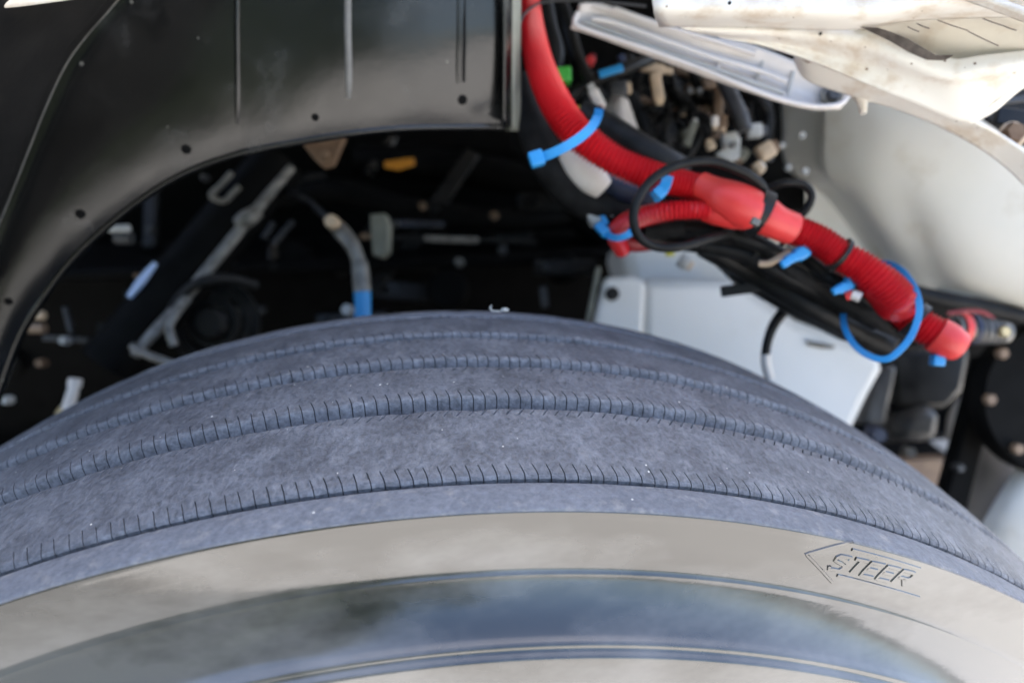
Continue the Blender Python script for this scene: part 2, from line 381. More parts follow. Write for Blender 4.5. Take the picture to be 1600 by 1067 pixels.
# moulded arrow and the word STEER on the sidewall
def sw_point(u, v):                          # where the line of sight meets the upper sidewall: (angle, radius)
    y = -.1062; p = WY(u, v, y)
    for _ in range(4):
        r = math.hypot(p.x, p.z-AX); y = sw_y(r); p = WY(u, v, y)
    return math.atan2(p.x, p.z-AX), math.hypot(p.x, p.z-AX)
SP = side_prof(1)
def sw_y(r):
    for (y0, r0), (y1, r1) in zip(SP, SP[1:]):
        if r1 <= r <= r0 and r0 > r1: return y0+(y1-y0)*(r0-r)/(r0-r1)
    return -.1062
TH0, R0 = sw_point(1355, 892)
def swmap(a, b, h):                          # local metres (a to the right, b outward) to the surface, raised by h
    th = TH0 + a/R0; r = R0 + b
    return Vector((r*math.sin(th), sw_y(r)-h, AX+r*math.cos(th)))
def local(u, v):
    th, r = sw_point(u, v); return Vector(((th-TH0)*R0, r-R0))
def strokes(name, polys, wd, h, m, label=None):
    """raised moulded lines; polys in local coordinates"""
    vs_, fs = [], []
    for pl in polys:
        pl2 = []
        for i in range(len(pl)-1):
            n = max(1, int((pl[i+1]-pl[i]).length/.0012))
            for k in range(n): pl2.append(pl[i].lerp(pl[i+1], k/n))
        pl2.append(pl[-1]); base = len(vs_)
        for i, p in enumerate(pl2):
            a, b = pl2[max(i-1, 0)], pl2[min(i+1, len(pl2)-1)]
            d = (b-a).normalized(); nrm = Vector((-d.y, d.x))
            for o_, hh in ((-.5, -.0001), (-.28, h), (.28, h), (.5, -.0001)):
                q = p+nrm*wd*o_; vs_.append(swmap(q.x, q.y, hh))
        for i in range(len(pl2)-1):
            for j in range(3): fs.append((base+i*4+j, base+i*4+j+1, base+i*4+j+5, base+i*4+j+4))
        e = base+(len(pl2)-1)*4
        fs.append((base, base+1, base+2, base+3)); fs.append((e+3, e+2, e+1, e))
    return recalc(link(name, vs_, fs, m, tyre, sharp=30))
LL = lambda *q: [local(*p) for p in q]
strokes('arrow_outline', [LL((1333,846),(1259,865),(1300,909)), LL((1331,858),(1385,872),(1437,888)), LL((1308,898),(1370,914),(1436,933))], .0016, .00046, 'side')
A0, A1 = local(1291, 887), local(1415, 915)   # base line of the word
ex = (A1-A0).normalized(); ey = Vector((-ex.y, ex.x)); lw = (A1-A0).length/5.0
LH = .0066
def glyph(k, segs):
    ls = []
    for s in segs:
        ls.append([A0 + ex*(lw*(k+.06+.78*x) + .30*LH*y) + ey*(LH*y) for x, y in s])
    return ls
GL = {'S': [[(1,.82),(.9,1),(.15,1),(0,.85),(.05,.62),(.9,.42),(1,.2),(.85,0),(.1,0),(0,.18)]],
      'T': [[(0,1),(1,1)], [(.5,1),(.5,0)]],
      'E': [[(1,1),(0,1),(0,0),(1,0)], [(0,.52),(.85,.52)]],
      'R': [[(0,0),(0,1),(.85,1),(1,.85),(.98,.6),(.8,.48),(0,.48)], [(.5,.48),(1,0)]]}
for k, ch in enumerate('STEER'):
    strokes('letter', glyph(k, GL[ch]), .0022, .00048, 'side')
# scrap of dry plastic lying on the crown
sp = W(783, 485, .385); zz = AX+crown(.07)+.001
scr = thing('plastic_scrap', (sp.x, sp.y, sp.z), 'tiny pale curled scrap lying on top of the tyre', 'scrap')
tube('strip', [W(768,477,.385), W(766,483,.385), W(771,486,.385), W(783,486.5,.385)], px(1.2,.385), 'lgrey', scr, n=4, seg=8)
tube('lump', [W(783,485.5,.385), W(788,484,.385), W(795,485,.385)], [px(1.6,.385), px(3.4,.385), px(1.6,.385)], 'lgrey', scr, n=4, seg=8)

# ================================================================== BLACK WHEEL ARCH LINER
def line_at(pts, u):                          # v of a polyline at u
    for (a, b), (c, d) in zip(pts, pts[1:]):
        if a <= u <= c: return b+(d-b)*(u-a)/(c-a)
    return pts[-1][1] if u > pts[-1][0] else pts[0][1]
liner = thing('arch_liner', WY(450, 60, .14), 'black plastic wheel arch liner with ribs and bolt holes above the tyre', 'arch liner')
LB = [(-60,800),(0,612),(30,530),(60,478),(110,410),(170,352),(235,302),(300,266),(380,239),(480,220),(560,208),(640,201),(720,199.5),(790,199)]   # lower edge
LR = [(-120,640),(-60,470),(0,335),(40,235),(70,160),(100,98),(130,56),(165,16),(190,-14),(230,-60)]       # the ridge on its left
def liner_pt(u, v):
    # nearly upright sheet, its foot rolled a little outwards
    lo = line_at(LB, u); t = max(0, 1-(lo-v)/150)
    y = .140 + .0065*t*t + .050*(lo-v)/2350 + .010*max(0, (u-560)/220)**2*(.7+.3*t)
    return WY(u, v, y)
cols_u = [-10,20,50,80,110,140,170,210,260,310,360,372,384,440,500,533,545,557,610,665,700,725,745,768,786]
rows = []
for k in range(10):
    t = k/9; row = []
    for u in cols_u:
        lo = line_at(LB, u)
        vt = max(-70, min(lo-40, 335-2.45*u if u < 60 else line_at(LR, u)))
        row.append(liner_pt(u, vt+(lo-vt)*t))
    rows.append(row)
loft('panel', rows, 'liner', liner, thick=.003, nu=4, nv=4, wob=.0006)
# rolled foot of the panel
tube('rolled_edge', [liner_pt(u, line_at(LB, u)-1) for u in (-30,0,30,60,110,170,235,300,380,480,560,640,720,786)], .0026, 'liner', liner, n=8, seg=10)
# the ridge and the return face that runs towards the wing
RP = [(-60,470),(0,335),(40,235),(70,160),(100,98),(130,56),(165,16),(190,-14),(235,-70)]
tube('ridge', [WY(u+1, v, .137) for u, v in RP], .0015, 'edge', liner, n=8, seg=10)
ret = []
for s in (0, .25, .55, 1):
    ret.append([WY(u, v, .137).lerp(WY(u-300, v-190, -.02), s) + Vector((0, 0, .02*s*(1-s))) for u, v in RP])
loft('return_face', ret, 'blackm', liner, thick=.003, nu=6, nv=4)
def on(u, v, off=.0006): return liner_pt(u, v)-Vector((0, off, 0))
for u, v1, wd in ((372, 194, .0036), (545, 153, .0046)):
    tube('bead', [on(u-2, -68), on(u-1, 0), on(u-1, 50), on(u, v1-60), on(u, v1-25), on(u, v1)], [wd*.5]*5+[wd*.35], 'liner' if u == 372 else 'edge', liner, n=6, seg=12)
tube('bead', [on(716, -68), on(716, 0), on(716, 60), on(715, 100), on(715, 130)], .0016, 'liner', liner, n=6, seg=10)
tube('slot', [on(725, -68,0), on(725, 0,0), on(725, 60,0), on(724, 100,0), on(724, 128,0)], .0019, 'void', liner, n=6, seg=8)
for u, v, r in ((292,233,6), (493,183,5), (722,156,6.5), (127,334,6), (15,470,5)):
    c = on(u, v, .0012)
    disc('bolt_hole', c, liner_pt(u,v+12)-liner_pt(u,v-12), px(r,.49), .0001, 'void', liner, seg=20) if 0 else disc('bolt_hole', c, (liner_pt(u,v-8)-liner_pt(u,v+8)).cross(liner_pt(u+8,v)-liner_pt(u-8,v)), px(r*1.05,.49), .0022, 'void', liner, seg=20)
o = loft('wing_edge', [[W(-60,-40,.30), W(20,-46,.31), W(130,-60,.33)], [W(-60,2,.30), W(20,-2,.31), W(130,-16,.33)], [W(-60,14,.302), W(20,8,.312), W(130,-6,.332)]], 'cream', None, thick=.003)
tag(o, 'sliver of cream bodywork in the top left corner above the liner', 'body panel')
# the right hand return of the liner and its bright flange
loft('side_flange', [[WY(786, v, .140), WY(798, v+1, .150), WY(806, v+1, .160)] for v in (-80, 30, 120, 199)], 'liner', liner, thick=.002, nu=5, nv=4)
loft('side_lip', [[WY(a, v, .156), WY((a+b)/2, v, .150), WY(b, v, .158)] for v, a, b in ((-80,782,812), (0,782,813), (60,785,812), (120,788,812), (170,790,812), (205,792,808))], M['olive'], liner, thick=.0016, nu=5, nv=4)
tube('wire_edge', [W(805,100,.44), W(812,40,.44), W(826,16,.44), W(850,4,.44), W(900,1,.44), W(960,5,.44), W(1010,10,.44)], px(2.2,.44), 'dgrey', liner, n=8, seg=8)
# ================================================================== WHITE WING / BONNET UNDERSIDE
wing = thing('wing', W(1350, 60, .36), 'cream painted front wing of the lorry, underside scuffed and spattered with dirt', 'wing')
def rowsof(*rs): return [[W(u, v, d) for u, v, d in r] for r in rs]
loft('upper_skin', rowsof(
    [(1010,-120,.345),(1180,-120,.338),(1340,-120,.330),(1480,-120,.318),(1700,-110,.296)],
    [(1018,-10,.347),(1180,-10,.340),(1340,-12,.332),(1480,-30,.320),(1700,-30,.298)],
    [(1022,18,.350),(1180,19,.343),(1340,22,.335),(1470,4,.322),(1700,0,.30)],
    [(1030,38,.372),(1180,40,.368),(1330,43,.356),(1440,28,.342),(1700,20,.318)]), 'cream', wing, thick=.003, nu=8, nv=6, wob=.0004)
loft('lower_flange', rowsof(
    [(1040,38,.374),(1130,40,.372),(1240,41,.368),(1340,44,.362),(1400,64,.358),(1480,93,.352),(1540,88,.347),(1700,70,.335)],
    [(1070,43,.374),(1130,48,.372),(1240,54,.367),(1340,66,.360),(1410,92,.355),(1485,118,.351),(1550,108,.345),(1700,85,.333)],
    [(1090,48,.380),(1140,55,.381),(1240,70,.378),(1345,98,.371),(1420,120,.364),(1495,137,.358),(1560,121,.352),(1700,95,.340)],
    [(1110,54,.382),(1145,60,.383),(1250,90,.379),(1350,130,.374),(1430,161,.371),(1512,191,.370),(1562,150,.358),(1700,110,.343)]), 'cream', wing, thick=.003, nu=8, nv=6, wob=.0004)
loft('scuffed_web', rowsof(
    [(1335,42,.358),(1440,26,.343),(1560,18,.330),(1720,14,.316)],
    [(1400,60,.366),(1470,52,.354),(1570,44,.340),(1720,74,.322)],
    [(1470,99,.363),(1520,97,.356),(1590,91,.347),(1720,100,.334)]), 'cream2', wing, thick=.002, nu=8, nv=6)
# folded rim that carries on down the right of the picture
loft('rim_fold', rowsof(
    [(1242,94,.404),(1264,125,.405),(1338,151,.403),(1400,169,.400),(1470,197,.398),(1545,240,.396),(1600,288,.393),(1680,372,.388)],
    [(1243,84,.394),(1272,110,.394),(1345,138,.392),(1412,160,.390),(1490,188,.389),(1558,226,.389),(1612,272,.387),(1688,350,.382)],
    [(1244,72,.386),(1280,94,.385),(1350,120,.382),(1425,150,.380),(1508,182,.380),(1572,216,.383),(1626,258,.380),(1696,330,.374)]), 'cream', wing, thick=.002, nu=8, nv=6)
loft('triangular_gusset', rowsof(
    [(1505,188,.374),(1550,160,.364),(1600,126,.354),(1700,80,.342)],
    [(1514,194,.380),(1554,172,.372),(1602,134,.362),(1700,90,.35)]), 'cream', wing, thick=.002, nu=8, nv=4)
loft('top_rim', rowsof([(1480,-14,.318),(1540,8,.312),(1600,30,.306),(1700,66,.296)], [(1494,-22,.312),(1556,0,.306),(1612,22,.300),(1710,56,.29)]), 'cream', wing, thick=.003, nu=6, nv=4)
tube('tab', [W(1342,145,.404), W(1347,160,.404), W(1349,178,.404)], [px(12,.4), px(8,.4), px(5,.4)], 'cream', wing, n=5, seg=10)
plate('torn_edge', [W(u, v, d-.006) for u, v, d in ((1345,42,.3515),(1372,43,.349),(1395,51,.3475),(1420,61,.3465),(1440,73,.346),(1462,86,.3455),(1492,86,.345),(1478,94,.346),(1450,93,.3475),(1420,80,.3485),(1398,67,.350),(1368,50,.352))], .0012, mat('bare_dark_edge', (.03,.022,.018), .8, vscale=150, col2=(.12,.10,.085), bump=.5, bscale=300), wing, bev=.0003)
for a, b in (((1465,32),(1512,48)), ((1512,49),(1560,72)), ((1418,42),(1436,50)), ((1432,37),(1452,45)), ((1528,26),(1565,40)), ((1566,40),(1588,48))):
    tube('scratch', [W(*a, .3335), W((a[0]+b[0])/2, (a[1]+b[1])/2+.7, .333), W(*b, .3335)], px(.8,.334), mat('scratch_black', (.05,.035,.04), .8), wing, n=4, seg=6)
for u, v, d in ((1282,53,.36), (1140,5,.328)):
    disc('drain_hole', W(u,v,d), FWD, px(2.6,d), .001, 'blackm', wing, seg=12)
for p in (((1145,60),(1175,58),(1210,66),(1175,68)), ((1253,92),(1262,91),(1276,97),(1262,98))):
    plate('slot', [W(u, v, .383) for u, v in p], .001, 'brown', wing, bev=.0002)
# the outer skin of the bonnet goes on upwards and forwards beyond the frame and shades the wheel
loft('outer_skin', [[Vector((-.9,.170,1.158)), Vector((-.3,.170,1.158)), Vector((.02,.165,1.165)), Vector((.25,.12,1.20)), Vector((1.5,.10,1.2))],
    [Vector((-.9,.13,1.5)), Vector((-.3,.13,1.5)), Vector((.12,.13,1.5)), Vector((.5,.12,1.5)), Vector((1.5,.10,1.5))],
    [Vector((-.9,.26,1.78)), Vector((-.3,.26,1.80)), Vector((.12,.26,1.81)), Vector((.5,.25,1.82)), Vector((1.5,.25,1.87))],
    [Vector((-.9,1.5,1.9)), Vector((-.3,1.5,1.92)), Vector((.12,1.5,1.94)), Vector((.5,1.5,1.96)), Vector((1.5,1.5,2.0))]], 'cream', wing, thick=.004, nu=6, nv=6)
# dark opening in the wing with its bolt
brk = thing('hinge_bracket', W(1585, 180, .42), 'black bracket with rusty bolt in the dark opening at the right edge of the wing', 'bracket')
plate('back_plate', [W(u, v, .45) for u, v in ((1540,185),(1560,140),(1620,110),(1680,120),(1690,260),(1600,225))], .004, 'blackm', brk)
bar('arm', W(1555,182,.415), W(1640,196,.41), .011, .006, 'blackp', brk)
bar('arm', W(1560,160,.43), W(1640,150,.43), .004, .004, 'dgrey', brk)
disc('bolt_head', W(1584,208,.405), FWD, px(17,.405), .006, 'rust', brk, seg=6)
disc('washer', W(1582,211,.408), FWD, px(21,.408), .002, 'tan', brk, seg=20)

# ================================================================== PALE METAL CHANNEL BEHIND THE WING
ch = thing('metal_channel', W(1100, 90, .44), 'pale grey pressed metal channel slanting down beneath the cream wing', 'channel')
loft('web', rowsof([(905,6,.45),(940,8,.45),(1060,48,.45),(1180,72,.45),(1290,120,.45),(1330,150,.45)],
                   [(902,22,.452),(940,22,.455),(1050,62,.455),(1170,96,.455),(1270,138,.455),(1325,152,.455)],
                   [(897,36,.452),(930,42,.455),(1040,80,.455),(1160,120,.455),(1265,158,.455),(1318,163,.455)],
                   [(892,42,.445),(925,52,.445),(1035,92,.445),(1150,134,.445),(1255,166,.445),(1312,168,.448)]), 'alu', ch, thick=.003, nu=6, nv=5)
tube('flange', [W(u, v, .443) for u, v in ((903,20),(898,36),(915,46),(1000,74),(1100,110),(1200,150),(1265,166),(1310,164),(1325,150))], px(4.2,.443), 'alu', ch, n=8, seg=10)
tube('bead', [W(u, v, .449) for u, v in ((925,30),(960,36),(1050,68),(1120,92),(1190,112),(1230,128))], px(4,.449), 'alu', ch, n=8, seg=10)
tube('bead', [W(u, v, .449) for u, v in ((960,14),(1040,42),(1110,62),(1180,84))], px(4,.449), 'alu', ch, n=8, seg=10)
bar('seam', W(1192,96,.4525), W(1180,132,.4525), px(3,.45), .0016, 'lgrey', ch); bar('step', W(1128,88,.4515), W(1120,110,.4515), px(5,.45), .002, 'alu', ch); bar('step', W(1240,112,.4515), W(1232,150,.4515), px(4,.45), .002, 'lgrey', ch)
tube('bead', [W(u, v, .4475) for u, v in ((912,34),(960,52),(1060,88),(1150,120),(1225,146))], px(3,.448), 'lgrey', ch, n=8, seg=10)
disc('bolt', W(1302,148,.445), FWD, px(11,.445), .006, 'dgrey', ch, seg=6); disc('washer', W(1300,149,.448), FWD, px(17,.448), .003, 'steel', ch, seg=20)

# ================================================================== CAB WALL, WHITE TANK
cab = thing('cab_corner', W(1430, 320, .62), 'dirty white painted cab corner behind the red conduits', 'cab panel')
loft('wall', rowsof(
    [(1285,110,.575),(1345,110,.55),(1400,110,.54),(1500,110,.52),(1720,110,.50)],
    [(1285,190,.58),(1345,190,.555),(1400,195,.54),(1500,200,.525),(1720,200,.50)],
    [(1286,262,.59),(1345,268,.565),(1405,272,.55),(1500,290,.535),(1720,300,.51)],
    [(1318,300,.60),(1362,322,.575),(1425,335,.56),(1510,370,.545),(1720,400,.52)],
    [(1362,360,.61),(1398,382,.585),(1450,398,.572),(1520,430,.558),(1720,470,.53)],
    [(1412,436,.62),(1442,452,.60),(1478,459,.59),(1540,467,.57),(1720,500,.54)]), 'cab', cab, thick=.004, nu=6, nv=6)
loft('side_return', rowsof(
    [(1287,110,.577),(1262,110,.60),(1222,112,.63)], [(1287,190,.582),(1264,192,.60),(1224,194,.63)], [(1288,262,.592),(1268,264,.61),(1232,262,.64)],
    [(1320,301,.602),(1306,306,.64),(1290,304,.68)], [(1364,361,.612),(1350,366,.65),(1335,362,.69)], [(1414,437,.622),(1400,440,.66),(1386,438,.70)]), 'cab', cab, thick=.003, nu=6, nv=6)
loft('lower_lip', rowsof(
    [(1385,436,.645),(1460,454,.59),(1530,465,.57),(1720,499,.545)],
    [(1385,452,.70),(1460,462,.66),(1530,474,.64),(1720,508,.62)]), 'cab', cab, thick=.003)
loft('inner_panel', rowsof(
    [(1210,200,.70),(1270,220,.70),(1330,300,.70),(1380,330,.70)],
    [(1200,300,.72),(1270,310,.72),(1340,350,.72),(1420,400,.72)],
    [(1180,400,.74),(1260,400,.74),(1340,420,.74),(1450,470,.74)]), 'cab', cab, thick=.004)
for u, v in ((1253,212),(1222,228),(1232,262),(1258,268)):
    disc('rivet', W(u,v,.575 if u > 1240 else .59), FWD, px(5.5,.58), .004, 'lgrey', cab, seg=12)
tank = thing('white_tank', W(1150, 500, .68), 'white plastic tank behind the tyre beneath the wiring', 'tank')
o = plate('body', [W(u, v, .66) for u, v in ((1000,432),(1140,432),(1170,448),(1250,500),(1330,530),(1386,560),(1384,580),(1362,620),(1338,670),(1300,760),(1000,760))], .15, 'tank', tank, bev=.012)
o = plate('upper_step', [W(u, v, .72) for u, v in ((965,372),(1100,372),(1160,420),(1160,470),(985,470),(978,420))], .12, 'tank', tank, bev=.014)
o = plate('mounting_ear', [W(u, v, .655) for u, v in ((944,433),(990,431),(1010,440),(1004,560),(918,560),(930,490))], .012, 'tank', tank, bev=.005)
disc('grommet', W(957,459,.652), FWD, px(11,.652), .005, 'blackm', tank, seg=20)
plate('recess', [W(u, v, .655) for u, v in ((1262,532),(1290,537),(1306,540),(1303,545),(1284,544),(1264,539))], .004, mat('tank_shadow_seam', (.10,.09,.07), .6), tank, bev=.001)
bar('edge_strip', W(935,418,.66), W(918,505,.66), px(7,.66), .008, 'olive', tank)

# ================================================================== RED CONDUITS AND THEIR LOOM
D = .42
con = thing('red_conduit', W(960, 240, D), 'long red corrugated conduit running down from the top of the wing', 'conduit')
tube('corrugated_tube', [W(u, v, d) for u, v, d in ((826,-10,.46),(832,50,.445),(846,110,.435),(872,168,.425),(905,212,.42),(955,248,.418),(1010,272,.42),(1065,287,.425),(1125,300,.43))],
     [px(r,.425) for r in (17,21,24,26,26,25,24,22,21)], 'red', con, n=16, seg=24, rib=.22, pitch=.0027)
con2 = thing('red_conduit', W(1040, 330, D), 'thinner red corrugated conduit bending back under the black cable loop', 'conduit')
tube('corrugated_tube', [W(u, v, d) for u, v, d in ((972,392,.47),(963,366,.455),(985,345,.44),(1030,332,.428),(1080,328,.422),(1130,332,.42))],
     [px(r,.425) for r in (14,16,17,17,16,16)], 'red', con2, n=12, seg=22, rib=.22, pitch=.0027)
tube('lower_branch', [W(965,372,.475), W(990,381,.475), W(1030,377,.48), W(1060,370,.49)], px(13,.475), 'redd', con2, n=8)
boot = thing('red_boot', W(1150, 325, D), 'pale red heat shrink boot where two conduits join', 'conduit boot')
tube('branch_sleeve', [W(1094,291,.425), W(1110,298,.421), W(1128,308,.418), W(1148,318,.417), W(1170,328,.417), W(1176,331,.418)], [px(r,.42) for r in (22,23,29,33,33,31)], 'redb', boot, n=8, seg=28)
tube('branch_sleeve', [W(1100,330,.424), W(1120,334,.421), W(1140,335,.420), W(1160,334,.420)], [px(r,.42) for r in (16,18,22,26)], 'redb', boot, n=8, seg=24)
tube('outlet_sleeve', [W(1186,334,.42), W(1198,340,.418), W(1213,348,.418), W(1238,358,.42)], [px(r,.42) for r in (33,29,26,25)], 'redb', boot, n=8, seg=28)
con3 = thing('red_conduit', W(1270, 375, D), 'short red corrugated conduit between the boot and the black tie', 'conduit')
tube('corrugated_tube', [W(u, v, .42) for u, v in ((1226,355),(1250,363),(1282,378),(1310,398))], [px(r,.42) for r in (23,24,25,25)], 'red', con3, n=12, seg=24, rib=.22, pitch=.0027)
con4 = thing('red_conduit', W(1370, 440, D), 'red corrugated conduit bending down past the blue tie loop', 'conduit')
tube('corrugated_tube', [W(u, v, d) for u, v, d in ((1314,400,.42),(1340,415,.418),(1372,440,.416),(1398,468,.418),(1405,482,.422))], [px(r,.42) for r in (25,27,30,32,29)], 'red', con4, n=12, seg=24, rib=.18, pitch=.0027)
con5 = thing('red_conduit', W(1460, 520, .43), 'lowest short length of red conduit with a pale end', 'conduit')
tube('corrugated_tube', [W(u, v, d) for u, v, d in ((1390,470,.44),(1420,496,.436),(1455,518,.432),(1478,530,.43))], [px(r,.43) for r in (24,26,27,26)], 'red', con5, n=12, seg=24, rib=.18, pitch=.0027)
tube('end_cuff', [W(1462,522,.431), W(1480,532,.429), W(1497,541,.429)], [px(r,.43) for r in (28,28,24)], 'redb', con5, n=6, seg=24)

def cable(label, pts, r, m='cable', cat='cable', name='cable', group=None, n=10, d0=None):
    p = [W(*q) for q in pts]; c = p[len(p)//2]
    o = tube(name, p, [px(r, q[2]) for q in pts], m, None, n=n, seg=14)
    return tag(o, label, cat, group)
lm = thing('wiring_loom', W(900, 290, .47), 'thick black taped wiring loom running beside the red conduit', 'wiring loom')
tube('trunk', [W(u, v, d) for u, v, d in ((812,120,.47),(826,180,.468),(846,232,.465),(876,276,.462),(915,312,.462),(970,332,.462),(1030,342,.465),(1085,356,.465))], [px(r,.465) for r in (16,22,28,32,30,24,24,22)], 'tape', lm, n=10, seg=22)
tube('trunk', [W(u, v, d) for u, v, d in ((905,252,.46),(940,275,.458),(975,297,.456),(1020,312,.46))], px(20,.46), 'navy', lm, n=8, seg=18)
tube('label_wrap', [W(u, v, d) for u, v, d in ((886,240,.452),(905,262,.450),(925,280,.450),(942,296,.452))], [px(r,.45) for r in (17,23,25,19)], 'label', lm, n=8, seg=20)
tube('upper_trunk', [W(u, v, d) for u, v, d in ((905,180,.47),(950,205,.468),(990,230,.466),(1030,252,.47),(1060,268,.48))], px(26,.468), 'cable', lm, n=8, seg=20)
low = thing('wiring_loom', W(1250, 430, .45), 'tangled black loom hanging below the red boot and short conduit', 'wiring loom')
for pts, r in ((((1010,352,.46),(1080,362,.455),(1150,378,.45),(1215,408,.445),(1290,450,.445),(1360,490,.445),(1420,520,.45)), 16),
               (((1040,348,.45),(1120,368,.445),(1190,392,.44),(1260,420,.438),(1320,452,.438),(1390,500,.44)), 12),
               (((1085,382,.45),(1160,400,.45),(1230,432,.448),(1300,474,.448),(1370,515,.45)), 14),
               (((1100,392,.46),(1170,420,.46),(1260,470,.46),(1340,512,.46)), 18),
               (((1230,384,.435),(1262,402,.432),(1300,430,.432),(1340,462,.434),(1400,506,.44)), 9),
               (((1000,376,.47),(1060,388,.468),(1120,398,.466),(1180,420,.466)), 9),
               (((1150,425,.47),(1220,455,.468),(1300,505,.468),(1380,545,.47)), 20)):
    rj = random.Random(r*17+len(pts)); pts = [(u+rj.uniform(-7,7), v+rj.uniform(-11,11), d+rj.uniform(-.008,.008)) for u, v, d in pts]
    tube('strand', [W(*q) for q in pts], [px(r, q[2]) for q in pts], 'cable' if r != 16 else 'tape', low, n=8, seg=14)
plate('bracket', [W(u, v, .49) for u, v in ((1090,372),(1180,392),(1290,440),(1410,520),(1400,552),(1330,530),(1230,480),(1160,440))], .02, 'blackm', low)
cable('black cable looped in a ring around the boot end of the conduits', ((1200,315,.42),(1186,286,.412),(1150,264,.405),(1105,252,.402),(1055,260,.40),(1015,285,.40),(992,325,.40),(994,362,.402),(1020,384,.406),(1060,386,.41),(1110,372,.42),(1150,362,.435)), 7.5)
cable('small black cable loop against the white cab corner', ((1196,296,.43),(1225,286,.425),(1254,288,.425),(1268,305,.425),(1260,328,.427),(1240,340,.43),(1215,330,.432)), 6)
lead = thing('cable_lead', W(1215, 510, .50), 'black lead with a white wrapped end dangling in front of the white tank', 'cable')
tube('jacket', [W(u, v, .5) for u, v in ((1300,455),(1262,464),(1232,480),(1210,506),(1199,535),(1196,556))], [px(r,.5) for r in (8,8,8.5,8,7,7)], 'cable', lead, n=8)
tube('white_wrap', [W(u, v, .5) for u, v in ((1196,554),(1197,570),(1203,592))], px(7.5,.5), 'label', lead, n=6)
tl = bar('tie_tail', W(1126,456,.47), W(1215,444,.46), px(17,.47), .004, 'blackm'); tag(tl, 'straight black strap tail sticking out left over the white tank', 'strap')
# ties
def tie(label, c, ax, r, wd, m, head=None, tail=None, name='cable_tie', cat='cable tie', group='cable ties on the conduits', hs=1.6):
    t = thing(name, c, label, cat, group)
    ring('strap', c, ax, r, wd, .0011, m, t)
    if head is not None: bar('head', head[0], head[1], wd*hs, wd*1.2, m, t)
    if tail: tube('tail', tail, wd*.28, m, t, n=5, seg=8)
    return t
t = thing('cable_tie', W(880, 225, .40), 'large bright blue cable tie wrapped across the long red conduit', 'cable tie', 'cable ties on the conduits')
pts = [(846,246,.392),(862,240,.390),(885,229,.389),(908,214,.391),(925,198,.398),(934,182,.408),(936,170,.425)]
def strap(name, pts, wd, th, m, parent):
    p = cr([W(*q) for q in pts], 8); vs_, fs = [], []
    for i, c in enumerate(p):
        tg = (p[min(i+1, len(p)-1)]-p[max(i-1, 0)]).normalized(); nrm = (CAM-c).normalized(); s = tg.cross(nrm).normalized()
        for a, b in ((-1,-1),(1,-1),(1,1),(-1,1)): vs_.append(c+s*a*wd/2+nrm*b*th/2)
    for i in range(len(p)-1):
        for j in range(4): fs.append((i*4+j, i*4+(j+1) % 4, i*4+4+(j+1) % 4, i*4+4+j))
    e = (len(p)-1)*4; fs += [(3,2,1,0), (e,e+1,e+2,e+3)]
    o = recalc(link(name, vs_, fs, m, parent, sharp=30)); bevel(o, th*.3); return o
strap('strap', pts, px(15,.39), .0016, 'blue', t)
bar('head', W(827,252,.392), W(849,245,.392), px(24,.392), .007, 'blue', t)
t = thing('cable_tie', W(1035, 296, .41), 'short blue tie glimpsed inside the black cable ring', 'cable tie', 'cable ties on the conduits')
strap('strap', [(1044,274,.412),(1040,288,.41),(1032,302,.41),(1020,310,.414)], px(17,.41), .0016, 'blue', t)
bar('head', W(1034,296,.409), W(1024,306,.409), px(18,.41), .004, 'blue', t)
t = thing('cable_tie', W(965, 366, .44), 'blue tie round the bent end of the thinner red conduit', 'cable tie', 'cable ties on the conduits')
strap('strap', [(938,358,.452),(950,368,.444),(966,372,.438),(982,366,.436),(990,356,.438)], px(11,.44), .0016, 'blue', t)
bar('head', W(934,352,.45), W(948,366,.445), px(15,.45), .006, 'blue', t)
bar('tail', W(940,336,.455), W(948,352,.452), px(8,.45), .003, 'blue', t)
for label, pp in (('blue tie with a knobbly head and a tan lead below the short conduit', ((1252,395,13),(1243,401,9),(1234,405,9),(1226,411,8))), ('blue tie with a knobbly head beside the red and white plug', ((1331,437,11),(1325,447,9),(1315,450,9),(1306,454,7)))):
    t = thing('cable_tie', W(pp[0][0], pp[0][1], .42), label, 'cable tie', 'cable ties on the conduits')
    for i, (u, v, r) in enumerate(pp):
        bar('head' if i == 0 else 'tail_bead', W(u-r*.8, v+r*.5, .42-.001*i), W(u+r*.8, v-r*.5, .42-.001*i), px(r*1.7,.42), px(r*1.3,.42), 'blue', t, bev=px(r*.45,.42))
o = cable('short tan lead curling out of the blue tie', ((1186,412,.43),(1200,412,.428),(1216,404,.425),(1236,392,.424)), 5, 'tan', 'lead', 'lead')
t = thing('plug', W(1336, 458, .42), 'small red and white plug pressed against the bent red conduit', 'plug')
tube('body', [W(1322,462,.42), W(1332,459,.418)], px(8,.42), 'redb', t, n=4); tube('cap', [W(1331,460,.418), W(1345,465,.416)], px(8,.418), 'label', t, n=4)
# blue loop
lp = thing('cable_tie', W(1378, 490, .41), 'large thin blue tie forming an open loop around the lower conduit', 'cable tie', 'cable ties on the conduits')
strap('strap', [(1374,411,.44),(1392,413,.432),(1414,428,.42),(1432,458,.41),(1436,488,.405),(1426,520,.403),(1408,545,.403),(1385,561,.405),(1358,556,.41),(1334,538,.418),(1320,512,.43),(1317,490,.445)], px(10,.41), .0018, 'blue', lp)
t = thing('cable_tie', W(1464, 563, .43), 'tiny blue tie end below the lowest red conduit', 'cable tie', 'cable ties on the conduits')
bar('head', W(1455,562,.43), W(1474,564,.43), px(17,.43), .006, 'blue', t); bar('tail', W(1464,548,.432), W(1465,562,.43), px(9,.43), .002, 'blue', t)
